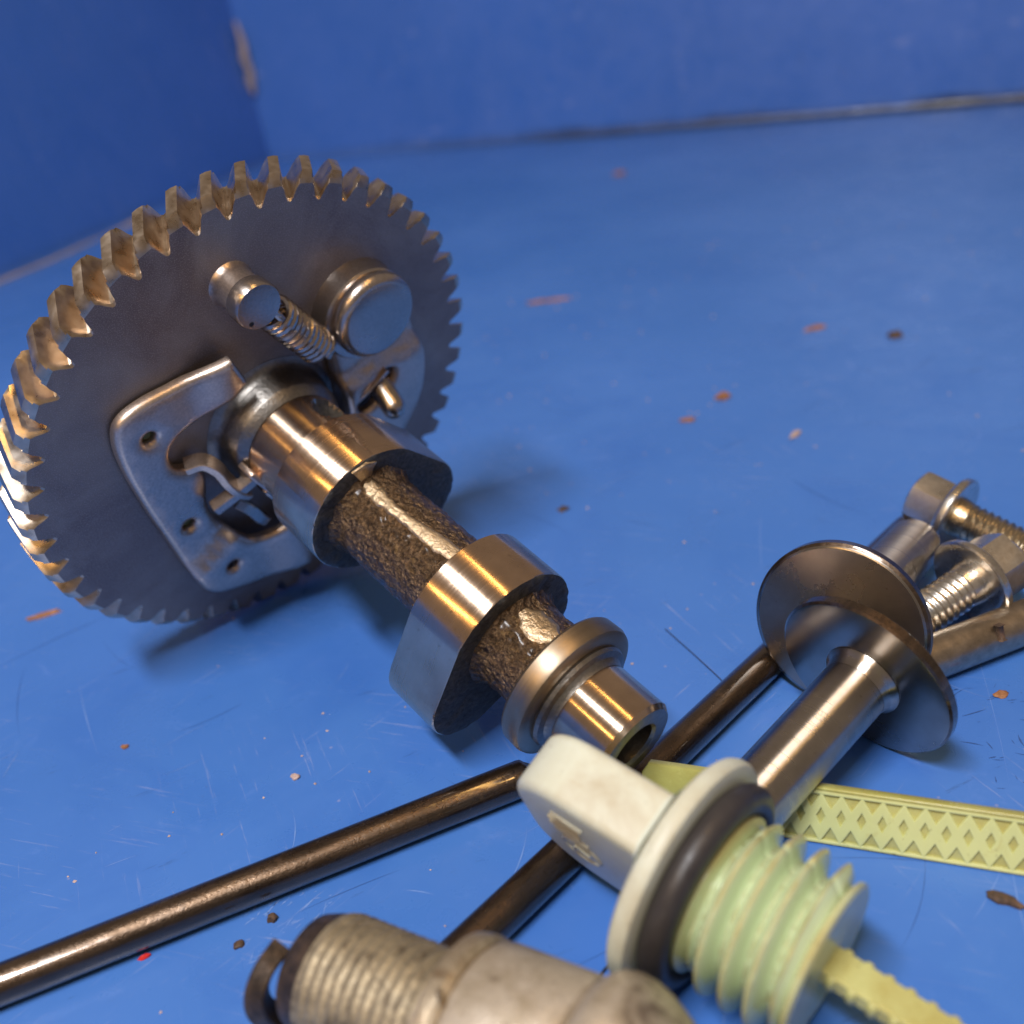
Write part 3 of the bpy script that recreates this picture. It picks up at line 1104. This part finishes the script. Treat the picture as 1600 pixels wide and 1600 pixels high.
def wing():
    hb, L, rc, ht, ed = 0.272, 0.44, 0.190, 0.090, 0.026
    prof = [(-hb, 0.0)]
    for i in range(13):
        a = math.pi - math.pi / 2 * i / 12
        prof.append((-hb + rc + rc * math.cos(a), -L + rc - rc * math.sin(a)))
    for i in range(13):
        a = math.pi / 2 - math.pi / 2 * i / 12
        prof.append((hb - rc + rc * math.cos(a), -L + rc - rc * math.sin(a)))
    prof.append((hb, 0.0))
    P = [V(p) for p in prof]
    if area2(P) < 0:
        P.reverse()
    vs, fs = [], []
    n = len(P)
    rings = []
    for k in range(5):
        a = math.pi / 2 * k / 4
        rings.append((ed * (1 - math.sin(a)), -ht + ed - ed * math.cos(a)))
    rings += [(d_, -z_) for (d_, z_) in reversed(rings)]
    for (d_, z_) in rings:
        for p in inset(P, d_):
            vs.append(bl * p.x + tl * z_ + V((0, 0, min(p.y, 0.0))))
    for k in range(len(rings) - 1):
        for i in range(n):
            j = (i + 1) % n
            fs.append((k * n + i, k * n + j, (k + 1) * n + j, (k + 1) * n + i))
    fs.append(tuple(range(n))[::-1])
    fs.append(tuple((len(rings) - 1) * n + i for i in range(n)))
    return finish("wing_handle", vs, fs, 'cap', cap, 40)


wh = wing()
# fillet where the wing meets the flange
hb_, ht_, rc_ = 0.270, 0.088, 0.03
corner = []
for (sx, sy, a0_) in ((1, 1, 0), (-1, 1, 90), (-1, -1, 180), (1, -1, 270)):
    for i in range(5):
        a = R(a0_ + 22.5 * i)
        corner.append(V((sx * (hb_ - rc_) + rc_ * math.cos(a), sy * (ht_ - rc_) + rc_ * math.sin(a))))
vs, fs = [], []
for k in range(6):
    a = math.pi / 2 * k / 5
    for p in inset(corner, -0.030 * (1 - math.cos(a))):
        vs.append(bl * p.x + tl * p.y + V((0, 0, -0.036 + 0.034 * math.sin(a))))
nc = len(corner)
for k in range(5):
    for i in range(nc):
        j = (i + 1) % nc
        fs.append((k * nc + i, k * nc + j, (k + 1) * nc + j, (k + 1) * nc + i))
finish("handle_fillet", vs, fs, 'cap', cap, 60)


# embossed marks on the shaded side of the wing
def emb(name, b0, z0, b1, z1, wd):
    p0 = bl * b0 + tl * 0.0895 + V((0, 0, z0))
    p1 = bl * b1 + tl * 0.0895 + V((0, 0, z1))
    return tube(name, [p0, (p0 + p1) / 2, p1], 0, 'cap', wh, flat=(wd, 0.006))


for k, (b_, z0_, z1_) in enumerate(((0.150, -0.300, -0.200), (0.105, -0.320, -0.220), (0.065, -0.325, -0.225), (0.035, -0.315, -0.205))):
    emb("embossed_bar", b_, z0_, b_ - 0.004, z1_, 0.005)
ringp = []
for i in range(25):
    a = 2 * math.pi * i / 24
    ringp.append(bl * (-0.055 + 0.062 * math.cos(a)) + tl * 0.090 + V((0, 0, -0.250 + 0.062 * math.sin(a))))
tube("embossed_ring", ringp, 0.006, 'cap', wh, 8)
emb("embossed_bar", -0.085, -0.28, -0.03, -0.26, 0.008)
emb("embossed_bar", -0.03, -0.26, -0.06, -0.225, 0.008)
# knurled blade
blade = [(0.0, 0.0, 0.43 + 0.05 * k) for k in range(30)]
blade_o = tube("dipstick_blade", blade, 0, 'blade', cap, flat=(0.024, 0.044))
for k in range(22):
    z = 0.46 + 0.052 * k
    for sx in (-1, 1):
        box("knurl_tooth", (sx * 0.044, 0.0, z), (0.010, 0.023, 0.012), ((1, 0, 0), (0, 1, 0), (0, 0, 1)), 'blade', blade_o, 0.006, 1)

# ------------------------------------------------------------------ lattice strip (a second dipstick's blade)
S0 = V((0.253, 2.650, 0.0))
S1 = V((1.248, 2.180, 0.0))
sd = (S1 - S0).normalized()
sn = V((sd.y, -sd.x, 0)) * 1.0
if sn.y > 0:
    sn = -sn
lean = R(22)
su = V((0, 0, 1)) * math.cos(lean) - sn * math.sin(lean)
sf = sn * math.cos(lean) + V((0, 0, 1)) * math.sin(lean)
mat = Matrix(((sd.x, su.x, sf.x, S0.x), (sd.y, su.y, sf.y, S0.y), (sd.z, su.z, sf.z, 0.001), (0, 0, 0, 1)))
strip = thing("dipstick_strip", "long yellow-green plastic strip with a raised diamond lattice, standing on edge behind the white cap", "dipstick", mat)
H, LEN, T0 = 0.168, 2.0, 0.26
tipo = [(0.0, 0.03), (0.02, 0.0), (T0, 0.0), (T0, H), (0.02, H), (0.0, H - 0.03)]
plate("strip_tip", tipo, [], -0.030, 0.010, 0.008, 'strip', strip)
plate("strip_back", [(T0 + 0.001, 0.002), (LEN, 0.002), (LEN, H - 0.002), (T0 + 0.001, H - 0.002)], [], -0.029, 0.002, 0.003, 'blade', strip)
holes = []
pit = 0.0575
nk = int((LEN - T0 - 0.05) / pit)
for k in range(nk):
    cx = T0 + 0.055 + pit * k
    hx, hy = 0.0120, 0.024
    cy = H * 0.5
    holes.append([(cx - hx, cy), (cx, cy - hy), (cx + hx, cy), (cx, cy + hy)])
    ex_ = cx + pit * 0.5
    wx, hh = 0.023, 0.038
    holes.append([(ex_ - wx, 0.012), (ex_ + wx, 0.012), (ex_, 0.012 + hh)])
    holes.append([(ex_ - wx, H - 0.020), (ex_, H - 0.020 - hh), (ex_ + wx, H - 0.020)])
plate("diamond_lattice", [(T0 + 0.002, 0.0), (LEN + 0.002, 0.0), (LEN + 0.002, H - 0.006), (T0 + 0.002, H - 0.006)], holes, -0.005, 0.012, 0.004, 'lattice', strip)
box("strip_rim", ((T0 + LEN) / 2, H - 0.003, -0.010), ((LEN - T0) / 2, 0.006, 0.022), ((1, 0, 0), (0, 1, 0), (0, 0, 1)), 'strip', strip, 0.005, 2)

# ------------------------------------------------------------------ spark plug
pa = V((math.cos(-0.602), math.sin(-0.602), 0))
PE = V((-0.690, 2.035, 0.237))
plug = thing("spark_plug", "worn spark plug with tarnished thread lying at the bottom edge", "spark plug", frame(PE, pa))
lathe("shell_end", [(0.012, 0.0), (0.012, 0.085), (-0.004, 0.105), (0.0, 0.126), (0.012, 0.142), (0.050, 0.155), (0.088, 0.163)], 'soot', plug, 72)
helix("plug_thread", 0.171, 0.006, 0.080, 0.445, 0.030, 'plugthread', plug, 64, 7)
gring = lathe("gasket_ring", [(0.432, 0.17), (0.434, 0.215), (0.444, 0.232), (0.462, 0.2365), (0.486, 0.236), (0.500, 0.226), (0.505, 0.20)], 'plugring', plug, 96)
tube("gasket_burr", [(-0.052, 0.222, 0.480), (-0.075, 0.235, 0.498), (-0.095, 0.252, 0.512)], [0.010, 0.008, 0.003], 'plugring', gring, 8)
lathe("plug_body", [(0.500, 0.212), (0.512, 0.228), (0.530, 0.2345), (0.745, 0.2345), (0.765, 0.230), (0.778, 0.215), (0.784, 0.19)], 'plugbody', plug, 96)
lathe("crimp_collar", [(0.776, 0.19), (0.782, 0.228), (0.795, 0.252), (0.815, 0.265), (0.845, 0.2685), (0.88, 0.262), (0.92, 0.246), (0.965, 0.218), (1.0, 0.190), (1.03, 0.160), (1.04, 0.14)],
      'plugbody', plug, 96)
lathe("insulator", [(1.03, 0.150), (1.35, 0.142), (1.38, 0.12), (1.39, 0.0)], 'cap', plug, 64)
# local X of the plug frame
pl = plug.matrix_world.to_3x3().inverted()
pw = V((0.56629, 0.82420, 0))
hookp = [(-0.055, -0.118, 0.0), (-0.085, -0.135, -0.035), (-0.112, -0.085, -0.055), (-0.136, -0.02, -0.058), (-0.132, 0.035, -0.056), (-0.095, 0.075, -0.052), (-0.030, 0.088, -0.050)]
hp = []
for (wc, uc, s) in hookp:
    hp.append((pl @ (pw * wc + V((0, 0, uc)))) + V((0, 0, s)))
tube("ground_electrode", smooth_path(hp, 5), 0, 'soot', plug, flat=(0.026, 0.033))
lathe("insulator_tip", [(0.0, 0.05), (-0.02, 0.045), (-0.03, 0.03), (-0.03, 0.0)], 'soot', plug, 24)


# ------------------------------------------------------------------ debris on the tray
def flake(name, x, y, sx, sy, h, rot, mat, label, cat, group, seed):
    vs, fs = [], []
    n, rings = 11, [(1.0, 0.0), (0.92, 0.55), (0.6, 0.95), (0.0, 1.0)]
    for k, (s, z) in enumerate(rings[:-1]):
        for i in range(n):
            a = 2 * math.pi * i / n
            j = 1 + 0.75 * noise.noise(V((math.cos(a) * 1.7 + seed * 3.1, math.sin(a) * 1.7, seed + k * 0.3)))
            vs.append((sx * s * j * math.cos(a), sy * s * j * math.sin(a), h * z * (1 + 0.4 * noise.noise(V((a, seed, k))))))
    vs.append((0, 0, h))
    for k in range(2):
        for i in range(n):
            j = (i + 1) % n
            fs.append((k * n + i, k * n + j, (k + 1) * n + j, (k + 1) * n + i))
    for i in range(n):
        fs.append((2 * n + i, 2 * n + (i + 1) % n, 3 * n))
    fs.append(tuple(range(n))[::-1])
    o = finish(name, vs, fs, mat, None, 18)
    o.location = (x, y, 0.0015)
    o.rotation_euler = (0, 0, rot)
    return tag(o, label, cat, group)


FG = "rust flakes scattered on the tray"
CG = "dark crumbs scattered on the tray"
flake("rust_flake", -2.221, 4.515, 0.085, 0.018, 0.012, 0.30, 'rust', "long thin orange rust sliver at the left edge below the gear", "flake", FG, 1)
flake("rust_flake", 1.273, 5.777, 0.042, 0.034, 0.030, 0.3, 'rust', "round orange rust lump right of the gear, the biggest of its cluster", "flake", FG, 2)
flake("rust_flake", 1.024, 5.550, 0.045, 0.024, 0.015, -0.2, 'rust', "small rust flake just left below the round orange lump", "flake", FG, 3)
flake("rust_flake", 1.498, 5.160, 0.050, 0.022, 0.015, 0.9, 'pale', "pale pinkish flake above and left of the flange bolts", "flake", FG, 4)
flake("rust_flake", 2.074, 6.637, 0.075, 0.030, 0.015, 0.2, 'rust', "flat orange flake in the far right of the tray, left of a dark crumb", "flake", FG, 5)
flake("rust_flake", 0.528, 8.077, 0.170, 0.030, 0.012, -0.1, 'rust', "long faint rust streak far behind the gear, in the middle of the tray", "flake", FG, 6)
flake("rust_flake", 1.696, 12.13, 0.060, 0.055, 0.03, 0.0, 'rust', "farthest rust speck, close to the foot of the back wall", "flake", FG, 7)
flake("rust_flake", -0.889, 3.086, 0.017, 0.014, 0.010, 0.0, 'pale', "pale tan flake between the gear and the left push rod", "flake", FG, 8)
flake("rust_flake", -1.570, 3.414, 0.019, 0.011, 0.009, -0.4, 'rust', "tiny orange chip on the bare blue left of the camshaft, below the gear", "flake", FG, 9)
flake("rust_flake", 1.53, 2.935, 0.028, 0.018, 0.008, 0.5, 'rust', "rust chip at the right edge below the steel pin", "flake", FG, 10)
flake("dark_crumb", 2.440, 6.290, 0.048, 0.036, 0.03, 0.0, 'dirt', "dark crumb at the far right, next to the flat orange flake", "crumb", CG, 11)
flake("dark_crumb", 0.244, 4.746, 0.030, 0.026, 0.012, 0.0, 'dirt', "dark crumb in the shadow right of the camshaft's lobes", "crumb", CG, 12)
flake("dark_crumb", -0.897, 2.452, 0.016, 0.015, 0.016, 0.0, 'dirt', "round dark crumb just above the spark plug's electrode", "crumb", CG, 13)
flake("dark_crumb", -0.985, 2.372, 0.019, 0.015, 0.010, 0.3, 'dirt', "dark crumb between the left push rod and the plug electrode, lower of the pair", "crumb", CG, 14)
flake("dark_crumb", 1.150, 2.108, 0.052, 0.020, 0.016, -0.75, 'dirt', "long brown crumb at the right edge below the lattice strip", "crumb", CG, 15)
o = flake("red_sliver", -1.264, 2.384, 0.020, 0.008, 0.010, 0.45, 'red', "bright red plastic sliver under the left push rod", "sliver", None, 16)

# specks and lint nobody could count
vs, fs = [], []
rnd = random.Random(3)
for k in range(260):
    x, y = rnd.uniform(-3, 4), rnd.uniform(1.6, 9)
    s = rnd.uniform(0.0025, 0.006) * (0.7 + y * 0.12)
    b = len(vs)
    for i in range(5):
        a = 2 * math.pi * i / 5
        vs.append((x + s * math.cos(a) * rnd.uniform(.6, 1.5), y + s * math.sin(a) * rnd.uniform(.6, 1.5), 0.0012))
    vs.append((x, y, 0.0012 + s))
    for i in range(5):
        fs.append((b + i, b + (i + 1) % 5, b + 5))
o = finish("dust_specks", vs, fs, 'pale', None, 60)
o["kind"] = "stuff"


def fibre(pts, r, label):
    o = tube("lint_fibre", smooth_path([(x, y, 0.004) for x, y in pts], 6), r, 'hair', None, 6)
    tag(o, label, "fibre", "dark fibres on the tray")


fibre([(0.16, 2.19), (0.10, 2.13), (0.04, 2.07), (-0.02, 1.99)], 0.004, "dark fibre on the blue floor between the wing handle and the spark plug body")
fibre([(0.52, 3.62), (0.60, 3.40), (0.66, 3.22), (0.68, 3.12)], 0.0018, "thin dark fibre left of the tappet discs, ending at the push rod")

# fine scratches and scuff marks on the tray's paint
def marks(name, mat, n, rnd, lens, widths, zone, angs):
    vs, fs = [], []
    for k in range(n):
        x, y = rnd.uniform(zone[0], zone[1]), rnd.uniform(zone[2], zone[3])
        a = rnd.choice(angs) + rnd.gauss(0, 0.25)
        L = rnd.uniform(*lens) * (0.4 + rnd.random() ** 2)
        wd = rnd.uniform(*widths)
        cv = rnd.gauss(0, 0.14)
        m = 8
        b = len(vs)
        for i in range(m + 1):
            t = i / m
            aa = a + cv * (t - 0.5)
            px_, py_ = x + L * (t - 0.5) * math.cos(aa), y + L * (t - 0.5) * math.sin(aa)
            e = wd * math.sin(math.pi * min(0.97, max(0.03, t))) * rnd.uniform(0.5, 1.2)
            z = 0.0006 + 0.0002 * (k % 3)
            vs.append((px_ - e * math.sin(aa), py_ + e * math.cos(aa), z))
            vs.append((px_ + e * math.sin(aa), py_ - e * math.cos(aa), z))
        for i in range(m):
            fs.append((b + 2 * i, b + 2 * i + 1, b + 2 * i + 3, b + 2 * i + 2))
    o = finish(name, vs, fs, mat, None, 60)
    o["kind"] = "stuff"


rs = random.Random(11)
M['scr'] = plastic("scratched_blue_paint", (0.16, 0.29, 0.66), (0.12, 0.24, 0.62), 0.5)
M['scrdark'] = plastic("grimy_blue_paint", (0.030, 0.085, 0.28), (0.035, 0.10, 0.33), 0.5)
marks("pale_scratches", 'scr', 120, rs, (0.08, 0.7), (0.0008, 0.0022), (-2.6, 3.2, 1.8, 6.5), (0.4, 0.5, -0.6, 2.4, 1.2))
marks("dark_scratches", 'scrdark', 46, rs, (0.10, 0.9), (0.0008, 0.0022), (-2.4, 2.8, 1.9, 6.0), (-1.0, 0.5, 0.3, 2.2))
marks("dark_scuffs", 'scrdark', 46, rs, (0.01, 0.09), (0.0008, 0.0035), (1.30, 1.72, 2.45, 3.0), (0.1, 1.4, -0.2))
marks("pale_scuffs", 'scr', 60, rs, (0.01, 0.06), (0.0010, 0.0030), (-0.98, -0.72, 2.30, 2.55), (0.5, 1.1))
